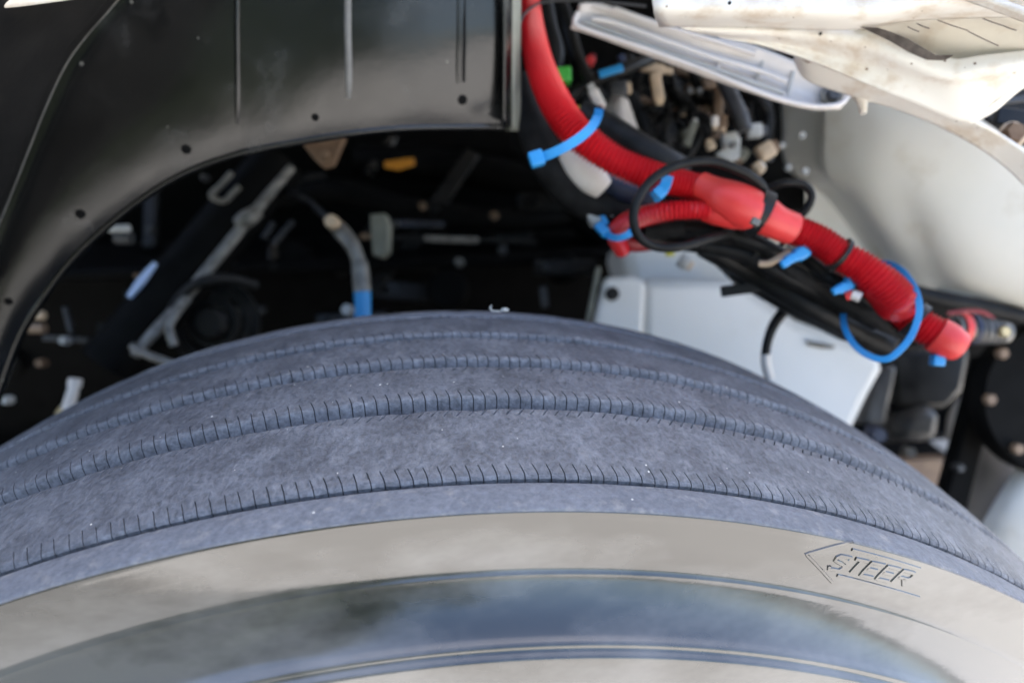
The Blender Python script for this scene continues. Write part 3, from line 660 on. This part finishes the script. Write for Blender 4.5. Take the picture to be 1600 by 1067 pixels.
# black ties
for label, c, a, b, r, wd in (('broad black tie with a metal clip beside the red boot', (1184,333,.42), (1150,318,.42), (1220,352,.42), 35.5, 19), ('thin black tie between the short and the bent conduit', (1312,398,.42), (1290,384,.42), (1335,414,.42), 25.5, 6), ('black tie near the end of the lowest red conduit', (1428,500,.434), (1410,487,.437), (1450,516,.432), 28, 12)):
    ax = W(*b)-W(*a); t = tie(label, W(*c), ax, px(r, c[2]), px(wd, c[2]), 'blackp')
    if r == 35.5: bar('clip', W(1174,344,.3835), W(1186,350,.3835), px(11,.39), .004, 'steel', t)
# black tie loops around the loom
for label, u, v, r in (('black tie cinched round the tangled loom under the boot', 1180, 388, 30), ('black tie cinched round the loom near the blue knot', 1215, 405, 30)):
    tie(label, W(u, v, .45), W(u+40, v+20, .45)-W(u, v, .45), px(r,.45), px(8,.45), 'blackp')
# jointed white connector at the far left of the loom
t = thing('connector', W(933, 337, .46), 'small pale connector at the lower end of the taped loom', 'connector')
bar('body', W(926,326,.46), W(938,350,.46), px(30,.46), .012, 'lgrey', t); disc('pin', W(956,334,.455), FWD, px(6,.455), .005, 'label', t); disc('pin', W(911,320,.46), FWD, px(5,.46), .005, 'lgrey', t)
# end plug at lower right
t = thing('end_plug', W(1540, 515, .50), 'ribbed grey metal plug at the end of the lowest conduit', 'plug')
tube('body', [W(1490,512,.50), W(1530,516,.50), W(1575,520,.50)], [px(r,.5) for r in (20,21,16)], 'steel', t, n=6)
for k in range(5):
    ring('fin', W(1524+9*k, 515+k, .5), RGT, px(20-k,.5), px(3.5,.5), .0018, 'dgrey', t, seg=20)
disc('nut', W(1568,518,.49), FWD, px(9,.49), .006, 'brass', t, seg=6)
ring('red_band', W(1503,513,.5), RGT, px(21,.5), px(10,.5), .0015, 'redb', t); ring('blue_band', W(1518,514,.5), RGT, px(21,.5), px(5,.5), .0015, 'navy', t)
cable('thin red wire behind the ribbed grey plug', ((1480,490,.53),(1510,486,.53),(1535,488,.53),(1552,498,.53)), 3.5, 'redd', 'wire', 'wire')
cable('thick black hose under the white cab corner', ((1380,440,.56),(1450,462,.56),(1530,478,.56),(1620,500,.56)), 12)

# ================================================================== CONNECTOR CLUSTER ABOVE THE LOOM
def one(o, label, cat, group=None): return tag(o, label, cat, group)
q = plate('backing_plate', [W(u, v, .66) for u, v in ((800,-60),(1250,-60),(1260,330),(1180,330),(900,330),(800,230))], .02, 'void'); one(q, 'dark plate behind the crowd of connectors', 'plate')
cable('black hose beside the top of the red conduit', ((846,-10,.50),(855,40,.50),(866,85,.50),(858,130,.50),(846,160,.50)), 16)
cable('black hose reaching down past the red connector', ((872,-10,.52),(888,40,.52),(900,85,.51),(920,128,.50),(945,160,.50)), 11)
cable('dark cable slanting behind the blue tie end', ((890,150,.50),(930,126,.50),(975,108,.50),(1020,92,.52)), 9)
cable('corrugated black hose hanging under the metal channel', ((1128,120,.52),(1142,150,.515),(1156,180,.51),(1164,205,.51)), 12, 'dgrey')
cable('dark hose crossing the middle of the connectors', ((980,150,.55),(1000,190,.55),(1010,230,.55),(1000,270,.55)), 16)
cable('brown wire hanging from the tan connector', ((1118,150,.54),(1122,180,.54),(1118,215,.54)), 6, 'brown', 'wire', 'wire')
cable('dark wire arching behind the brown clip', ((1040,150,.56),(1075,170,.56),(1090,210,.56),(1070,250,.56)), 8)
cable('black wire dropping behind the grey bracket', ((1190,150,.56),(1200,190,.56),(1190,240,.56)), 10)
c = thing('connector', W(878, 124, .50), 'bright green and yellow connector behind the red conduit', 'connector')
bar('body', W(864,122,.50), W(892,120,.50), px(24,.5), .014, 'green', c); bar('latch', W(866,128,.49), W(876,134,.49), px(14,.49), .008, 'yellow', c)
def conn(label, a, b, wd, d, m, m2=None, frac=.35, name='connector', cat='connector'):
    A, B = W(*a, d), W(*b, d); t = thing(name, A.lerp(B, .5), label, cat)
    bar('body', A, B, px(wd, d), px(wd*.7, d), m, t, bev=px(wd*.18, d))
    e = B+(B-A)*frac; bar('latch', B.lerp(A, .15), e, px(wd*.68, d), px(wd*.5, d), m2 or m, t, bev=px(wd*.12, d))
    n = (B-A).normalized().cross(FWD).normalized()
    bar('rib', A.lerp(B,.2)-FWD*px(wd*.37,d), A.lerp(B,.8)-FWD*px(wd*.37,d), px(wd*.22,d), px(wd*.12,d), m, t)
    return t
conn('small red connector among black hoses', (919,103), (925,90), 14, .51, 'redb', 'redd')
conn('tiny yellow connector beside the red conduit', (896,176), (904,170), 12, .47, 'yellow')
conn('white connector with a dark red base', (940,170), (926,142), 17, .49, 'label', 'lgrey')
one(bar('red_clip', W(934,168,.485), W(942,180,.485), px(12,.485), .005, 'redd'), 'dark red clip under the white connector', 'clip')
t = thing('cable_tie', W(955, 112, .49), 'short blue tie end lying among the connectors', 'cable tie', 'cable ties on the conduits')
bar('tail', W(936,117,.49), W(973,106,.49), px(11,.49), .003, 'blue', t); bar('head', W(966,94,.50), W(976,90,.50), px(12,.5), .005, 'navy', t)
t = thing('foil_flap', W(968, 178, .50), 'crumpled grey fabric flap between the loom and the connectors', 'flap')
loft('sheet', rowsof([(958,150,.505),(970,152,.498),(980,156,.505)], [(945,170,.505),(968,178,.495),(988,180,.505)], [(946,186,.505),(972,192,.498),(998,208,.508)]), 'grey', t, thick=.002)
conn('dark round sensor with a tan end', (950,142), (980,139), 26, .51, 'dgrey', 'tan', .2)
conn('tan connector bar lying level under the metal channel', (1000,103), (1038,110), 15, .52, 'tan')
conn('tall tan connector hanging upright under the metal channel', (1023,116), (1030,160), 17, .51, 'tan', 'tan', .1)
conn('brown bracket behind the silver screws', (1098,132), (1130,126), 16, .54, 'brown', 'brown')
for u in (1078, 1093): one(disc('screw', W(u,143,.53), FWD, px(5.5,.53), .004, 'steel', seg=6), 'left silver screw of a pair in the dark' if u == 1078 else 'right silver screw of a pair in the dark', 'screw')
conn('brown connector standing below the brown bracket', (1124,136), (1122,186), 14, .53, 'brown')
conn('small pale clip beside the brown connector', (1117,182), (1117,198), 11, .51, 'label', 'tan')
conn('orange brown clip beside the pale clip', (1131,180), (1130,200), 11, .51, 'rust', 'tan')
t = thing('clamp', W(1143, 225, .52), 'light grey angled clamp low among the connectors', 'clamp')
plate('plate', [W(u, v, .52) for u, v in ((1128,210),(1150,204),(1158,216),(1156,248),(1140,252),(1118,240),(1132,232))], .006, 'lgrey', t); disc('bolt', W(1146,226,.515), FWD, px(6,.515), .004, 'steel', t, seg=6)
conn('grey block at the right of the angled clamp', (1166,206), (1190,204), 22, .53, 'lgrey', 'dgrey')
conn('small tan plug left of the angled clamp', (1112,234), (1108,222), 14, .515, 'tan')
conn('orange brown connector leaning against the white cab corner', (1184,244), (1208,230), 26, .52, 'tan', 'rust', .3)
conn('round tan plug under the orange brown connector', (1180,268), (1190,258), 20, .515, 'tan', 'label', .2)
conn('slim grey green clip slanting in the middle', (1072,228), (1086,190), 12, .52, 'olive', 'lgrey', .1)
conn('blue clip end behind the black cable ring', (1050,244), (1048,254), 12, .48, 'blue', 'navy')
conn('dark block below the tan connectors', (1030,190), (1060,214), 34, .57, 'dgrey')
conn('dark block at the top right of the connectors', (1150,128), (1190,146), 30, .58, 'dgrey')
conn('grey brown block under the middle of the channel', (1056,104), (1092,116), 20, .56, 'brown', 'olive')
conn('tan scrap of connector behind the cable ring', (1040,366), (1052,374), 13, .48, 'tan')
conn('pale connector under the thin conduit', (1004,354), (1028,366), 17, .48, 'label', 'lgrey')
conn('grey tan plug on top of the tank', (1062,404), (1076,414), 22, .56, 'lgrey', 'tan')
conn('little yellow plug on top of the tank', (1040,396), (1050,397), 8, .55, 'yellow')

rw = random.Random(11)
for k in range(30):
    u0, v0 = rw.uniform(890, 1195), rw.uniform(80, 150); a = rw.uniform(-.9, .9); l = rw.uniform(70, 150); dd = rw.uniform(.53, .60)
    q_ = [(u0, v0, dd)]
    for i in range(4):
        a += rw.uniform(-.7, .7); q_.append((q_[-1][0]+math.sin(a)*l/4, min(285, q_[-1][1]+abs(math.cos(a))*l/4), dd+rw.uniform(-.012, .012)))
    if all(880 < p[0] < 1205 for p in q_):
        r_, m_ = rw.uniform(3.5, 8), rw.choice(['cable', 'tape', 'cable', 'brown'])
        cable('thin %s wire in the tangle beneath the pale metal channel' % ('brown' if m_ == 'brown' else 'black'), q_, r_, m_, 'wire', 'wire', '%s wires in the tangle' % ('brown' if m_ == 'brown' else 'black'))
for k in range(18):
    u0, v0 = rw.uniform(920, 1195), rw.uniform(110, 265); a = rw.uniform(0, 3.1); l = rw.uniform(9, 20); dd = rw.uniform(.54, .60)
    m_, m2_ = rw.choice(['brown', 'dgrey', 'brown', 'olive']), rw.choice(['tan', 'dgrey', 'brown'])
    nm = {'brown': 'brown', 'dgrey': 'dark grey', 'olive': 'grey green', 'tan': 'tan'}
    t = conn('%s connector with a %s latch deep in the tangle' % (nm[m_], nm[m2_]), (u0, v0), (u0+l*math.cos(a), v0+l*math.sin(a)), rw.uniform(10, 20), dd, m_, m2_, rw.uniform(.15, .4))
    t['group'] = '%s connectors with %s latches in the tangle' % (nm[m_], nm[m2_])
# ================================================================== ENGINE BAY SEEN THROUGH THE ARCH
bay = thing('engine_bay', Vector((0, 1.2, .7)), 'black engine bay in deep shade behind the wheel arch', 'engine bay')
def bx(name, a, b, m, parent=bay, bev=.006):
    vs_ = [Vector((x, y, z)) for x in (a[0], b[0]) for y in (a[1], b[1]) for z in (a[2], b[2])]
    fs = [(0,1,3,2),(4,6,7,5),(0,4,5,1),(2,3,7,6),(0,2,6,4),(1,5,7,3)]
    o = recalc(link(name, vs_, fs, m, parent, sharp=30)); bevel(o, bev); return o
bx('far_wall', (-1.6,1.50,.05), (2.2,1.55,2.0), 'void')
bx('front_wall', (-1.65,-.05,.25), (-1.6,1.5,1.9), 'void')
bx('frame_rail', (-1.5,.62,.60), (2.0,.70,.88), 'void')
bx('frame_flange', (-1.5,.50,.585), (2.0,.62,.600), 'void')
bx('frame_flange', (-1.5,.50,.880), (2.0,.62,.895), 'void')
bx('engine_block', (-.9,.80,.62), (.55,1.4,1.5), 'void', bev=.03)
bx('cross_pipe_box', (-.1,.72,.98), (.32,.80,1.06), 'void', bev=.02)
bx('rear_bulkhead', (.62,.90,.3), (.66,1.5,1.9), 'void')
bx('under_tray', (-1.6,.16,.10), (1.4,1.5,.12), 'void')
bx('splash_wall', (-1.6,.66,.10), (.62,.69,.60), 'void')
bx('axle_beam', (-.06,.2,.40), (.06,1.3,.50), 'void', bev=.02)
for k in range(5): disc('frame_bolt', Vector((-.55+.22*k, .612, .74)), Vector((0,1,0)), .016, .02, 'void', bay, seg=6)
tube('coolant_pipe', [W(380,330,.86), W(520,300,.84), W(640,330,.84), W(800,345,.86), W(930,330,.9)], .016, 'void', bay, n=8)
tube('coolant_pipe', [W(560,250,.9), W(700,262,.88), W(860,300,.88), W(960,390,.9)], .022, 'void', bay, n=8)
for u, v, r in ((462,404,.022),(700,452,.026),(880,420,.02)): disc('boss', W(u, v, .84), FWD, r, .03, 'void', bay, seg=20)

rb = random.Random(5)
for k in range(26):                         # brackets, studs and small pipes bolted about the bay
    u0, v0 = rb.uniform(60, 900), rb.uniform(250, 520); dd = rb.uniform(.78, .95); a = rb.choice([0, 1.57, .9, .9, 0])+rb.uniform(-.1, .1); l = rb.uniform(40, 150)
    bar('strut', W(u0, v0, dd), W(u0+l*math.cos(a), v0-l*math.sin(a), dd+.02), px(rb.uniform(8, 30), dd), .012, rb.choice(['blackp', 'glossb', 'blackp', 'blackm']), bay)
    disc('strut_bolt', W(u0+l*.2*math.cos(a), v0-l*.2*math.sin(a), dd-.012), FWD, px(rb.uniform(4, 8), dd), .012, rb.choice(['blackp', 'dgrey', 'blackp']), bay, seg=6)
sk = thing('shock_absorber', W(330, 410, .62), 'dusty steel rod slanting down through the dark arch', 'rod')
tube('rod', [W(456,262,.66), W(395,335,.64), W(330,415,.62), W(268,490,.60)], [px(7,.62), px(9,.62), px(9,.62), px(9,.62)], 'steel', sk, n=6)
tube('clamp', [W(372,352,.635), W(386,342,.635), W(404,330,.64)], [px(12,.63), px(14,.63), px(11,.63)], 'steel', sk, n=4)
tube('fork', [W(272,486,.60), W(245,515,.59), W(222,540,.585), W(210,556,.58)], [px(9,.6), px(9,.6), px(8,.6), px(8,.6)], 'steel', sk, n=5)
tube('fork', [W(292,466,.60), W(274,490,.59), W(264,512,.585), W(272,540,.585)], [px(8,.6), px(8,.6), px(7,.6), px(7,.6)], 'steel', sk, n=5)
tube('cross_piece', [W(206,540,.58), W(225,552,.578), W(262,566,.575), W(290,575,.575)], px(6.5,.58), 'steel', sk, n=5)
tube('body', [W(440,250,.70), W(330,380,.68), W(230,500,.66), W(170,570,.65)], px(42,.68), 'void', sk, n=6, seg=24)
t = thing('u_bolt', W(350, 285, .66), 'worn steel hook shaped bolt above the slanting rod', 'bolt')
tube('bow', [W(362,270,.66), W(345,290,.66), W(330,304,.66), W(338,312,.66), W(352,314,.66), W(364,302,.66), W(374,292,.66)], px(4.5,.66), 'steel', t, n=6); disc('nut', W(320,278,.665), FWD, px(6,.66), .01, 'dgrey', t, seg=6)
for (a, b) in (((412,372),(428,348)), ((426,382),(458,346))):
    one(tube('stud', [W(*a,.74), W((a[0]+b[0])/2,(a[1]+b[1])/2,.74), W(*b,.74)], px(4,.74), 'dgrey', None, n=3), 'shorter dull stud in the dark beside the rod' if a[0] == 412 else 'longer dull stud in the dark beside the rod', 'stud')
t = thing('reflection_strip', W(225, 438, .66), 'pale blue diagonal strip standing in for a reflection in the dark arch', 'strip')
tube('strip', [W(202,464,.64), W(222,438,.64), W(243,411,.64)], [px(4.5,.64), px(6.5,.64), px(4,.64)], mat('pale_blue_reflection', (.45,.58,.85), .25), t, n=4); disc('boss', W(214,431,.65), FWD, px(4,.65), .006, 'rust', t, seg=12)  # pale blue colour painted in place of a reflection among dark parts
t = thing('pulley', W(330, 500, .70), 'black ringed pulley low in the dark arch', 'pulley')
for r, wd in ((62,10),(48,8),(30,12)): ring('groove_ring', W(335,505,.68+r*.0004), FWD, px(r,.7), px(wd,.7), .006, 'blackm', t, seg=40)
disc('hub', W(335,505,.69), FWD, px(24,.7), .03, 'blackm', t)
cable('black hose curling over the pulley', ((258,520,.6),(268,486,.6),(290,456,.6),(320,438,.6),(362,436,.62),(400,446,.64)), 8, 'blackm', 'hose', 'hose')
hz = thing('brake_hose', W(560, 410, .58), 'grey steel elbow hose fitting with a bright blue sleeve', 'hose')
tube('thin_pipe', [W(519,347,.59), W(500,330,.61), W(478,312,.64), W(440,300,.70), W(400,296,.78)], px(6,.62), 'blackp', hz, n=6); disc('plug', W(519,347,.575), FWD, px(11,.58), .012, 'tan', hz, seg=16)
tube('elbow', [W(515,345,.59), W(534,362,.585), W(552,386,.58), W(562,412,.58)], [px(10,.58), px(13,.58), px(12,.58), px(11,.58)], 'steel', hz, n=6)
tube('ferrule', [W(562,410,.58), W(564,430,.58), W(566,456,.58)], [px(13,.58), px(14,.58), px(14,.58)], 'steel', hz, n=4)
tube('sleeve', [W(566,455,.58), W(567,475,.58), W(566,505,.58)], px(13,.58), 'blue', hz, n=4)
disc('nut', W(543,484,.59), FWD, px(10,.59), .01, 'lgrey', hz, seg=6)
one(plate('spacer_plate', [W(u, v, .66) for u, v in ((578,335),(602,333),(608,350),(606,392),(596,402),(582,398))], .02, 'olive'), 'upright olive grey plate beside the hose fitting', 'plate')
one(bar('copper_stub', W(563,370,.67), W(585,370,.67), px(9,.67), .008, 'rust'), 'small rusty stub left of the olive plate', 'stub')
t = thing('thin_pipe', W(705, 374, .70), 'thin level pipe with a painted pale reflection in the dark engine bay', 'pipe')
tube('pipe', [W(600,371,.72), W(665,373,.72), W(750,375,.72), W(840,380,.72)], px(4,.72), 'blackp', t, n=5); tube('pipe_reflection', [W(664,373,.719), W(705,374.5,.719), W(748,375.5,.719)], px(5.5,.72), 'steel', t, n=4)  # paler tube laid over the pipe draws a reflection on it
one(plate('warning_tag', [W(u, v, .74) for u, v in ((600,252),(646,246),(648,258),(622,266),(600,262))], .003, 'orange'), 'small orange tag deep in the engine bay', 'tag')
t = thing('rusty_bracket', W(507, 240, .56), 'rusty brown bracket poking out below the liner', 'bracket')
plate('plate', [W(u, v, .56) for u, v in ((470,222),(540,212),(528,240),(520,258),(505,262),(490,248))], .008, 'rust', t); disc('bolt', W(508,243,.555), FWD, px(8,.555), .008, 'rust', t, seg=6)
for u, v, d, r, m, lab in ((718,410,.78,8,'steel','dull silver bolt deep in the middle of the dark bay'), (772,337,.8,7,'rust','rust coloured bolt deep in the dark bay'), (660,322,.8,6,'rust','brown bolt head left of the rust coloured bolt'), (785,390,.8,8,'dgrey','grey bolt right of the thin pipe')):
    one(disc('bolt', W(u,v,d), FWD, px(r,d), .012, m, seg=6), lab, 'bolt')
one(bar('grey_link', W(848,448,.75), W(852,480,.75), px(11,.75), .008, 'dgrey'), 'short dull grey upright link above the tyre crown', 'link')
t = thing('bleed_nipple', W(115, 615, .60), 'white capped fitting standing behind the left of the tyre', 'fitting')
tube('stem', [W(106,640,.6), W(111,622,.6), W(116,604,.6)], [px(10,.6), px(9,.6), px(8,.6)], 'label', t, n=4); tube('cap', [W(116,604,.6), W(118,592,.6)], px(10,.6), 'label', t, n=3); tube('collar', [W(98,650,.6), W(106,640,.6)], px(12,.6), 'brass', t, n=3)
t = thing('lamp_plug', W(58, 500, .62), 'small tan capped plug at the foot of the liner', 'plug')
tube('cap', [W(50,493,.62), W(69,493,.62)], px(7,.62), 'tan', t, n=3); tube('body', [W(47,513,.63), W(70,513,.63)], px(8,.63), 'brown', t, n=3)
one(bar('grey_rod', W(102,480,.66), W(112,520,.66), px(6,.66), .006, 'dgrey'), 'thin grey rod below the liner at the left', 'rod')
t = thing('sensor', W(190, 358, .62), 'small sensor with a pale band tucked under the liner edge', 'sensor')
tube('band', [W(172,358,.62), W(202,357,.62)], px(6,.62), 'lgrey', t, n=3); tube('body', [W(182,372,.63), W(206,372,.63)], px(10,.63), 'dgrey', t, n=3)
for u, v, m, lab in ((102,532,'lgrey','pale small nut low at the left of the bay'), (65,567,'rust','rusty small nut low at the left of the bay'), (12,625,'lgrey','pale fitting at the left edge above the tyre')):
    one(disc('nut', W(u,v,.66), FWD, px(7,.66), .01, m, seg=6), lab, 'nut')
one(bar('grey_bar', W(70,528,.67), W(140,532,.67), px(8,.67), .008, 'dgrey'), 'thin level grey bar low at the left of the bay', 'bar')

# ================================================================== LOWER RIGHT: STEP, BRACKETS, ROUND PLATE
pl = thing('round_plate', W(1610, 640, .60), 'black round plate with tan bolt heads at the right edge', 'plate')
disc('plate', W(1642,622,.62), FWD, px(120,.62), .02, 'void', pl, seg=48, bev=.04)
for u, v in ((1566,552),(1547,624),(1590,701),(1640,560)): disc('bolt', W(u,v,.604), FWD, px(9.5,.6), .006, 'brown', pl, seg=6)
t = thing('black_strut', W(1510, 700, .66), 'black flat strut slanting beside the round plate', 'strut')
bar('bar', W(1545,560,.66), W(1480,800,.66), px(38,.66), .02, 'void', t); disc('bolt', W(1497,730,.645), FWD, px(7,.645), .01, 'dgrey', t, seg=6)
t = thing('cab_mount', W(1410, 600, .72), 'dark grey cast bracket behind the right of the tyre', 'bracket')
plate('arm', [W(u, v, .70) for u, v in ((1375,575),(1405,570),(1395,620),(1385,668),(1345,665),(1352,640))], .03, 'dgrey', t, bev=.006)
plate('upper_block', [W(u, v, .74) for u, v in ((1390,545),(1520,540),(1508,612),(1482,640),(1400,640))], .05, 'blackp', t, bev=.008)
plate('lower_casting', [W(u, v, .73) for u, v in ((1420,640),(1462,630),(1474,650),(1468,692),(1400,690),(1405,665))], .04, 'dgrey', t, bev=.012)
disc('bolt', W(1420,706,.70), FWD, px(9,.70), .012, 'steel', t, seg=6); disc('bush', W(1367,678,.69), FWD, px(12,.69), .02, 'navy', t)
plate('rusty_foot', [W(u, v, .80) for u, v in ((1400,720),(1490,716),(1485,770),(1450,780))], .03, 'brown', t)
t = thing('washer_bottle', W(1498, 660, .80), 'pale bluish bottle glimpsed between the bracket and the strut', 'bottle')
tube('body', [W(1508,625,.8), W(1500,650,.8), W(1490,690,.8)], [px(10,.8), px(16,.8), px(12,.8)], 'tank', t, n=6, seg=16); disc('cap', W(1511,620,.8), RGT+UPV, px(10,.8), .012, 'tank', t)
st = thing('step_fairing', W(1560, 780, .66), 'polished curved fairing behind the tyre at the lower right', 'fairing')
loft('skin', rowsof([(1530,640,.74),(1600,690,.70),(1680,720,.68)], [(1505,720,.72),(1560,750,.68),(1640,790,.65)], [(1480,800,.72),(1530,830,.67),(1640,880,.63)], [(1450,900,.74),(1520,930,.68),(1640,960,.64)]), mat('dull_grey_fairing', (.26,.25,.25), .35, metal=.3, vscale=8, col2=(.22,.21,.21)), st, thick=.004)
loft('white_edge', rowsof([(1590,730,.64),(1610,740,.63),(1660,760,.62)], [(1545,800,.64),(1580,812,.625),(1660,830,.61)], [(1500,880,.65),(1560,900,.63),(1660,920,.61)]), 'cab', st, thick=.004)
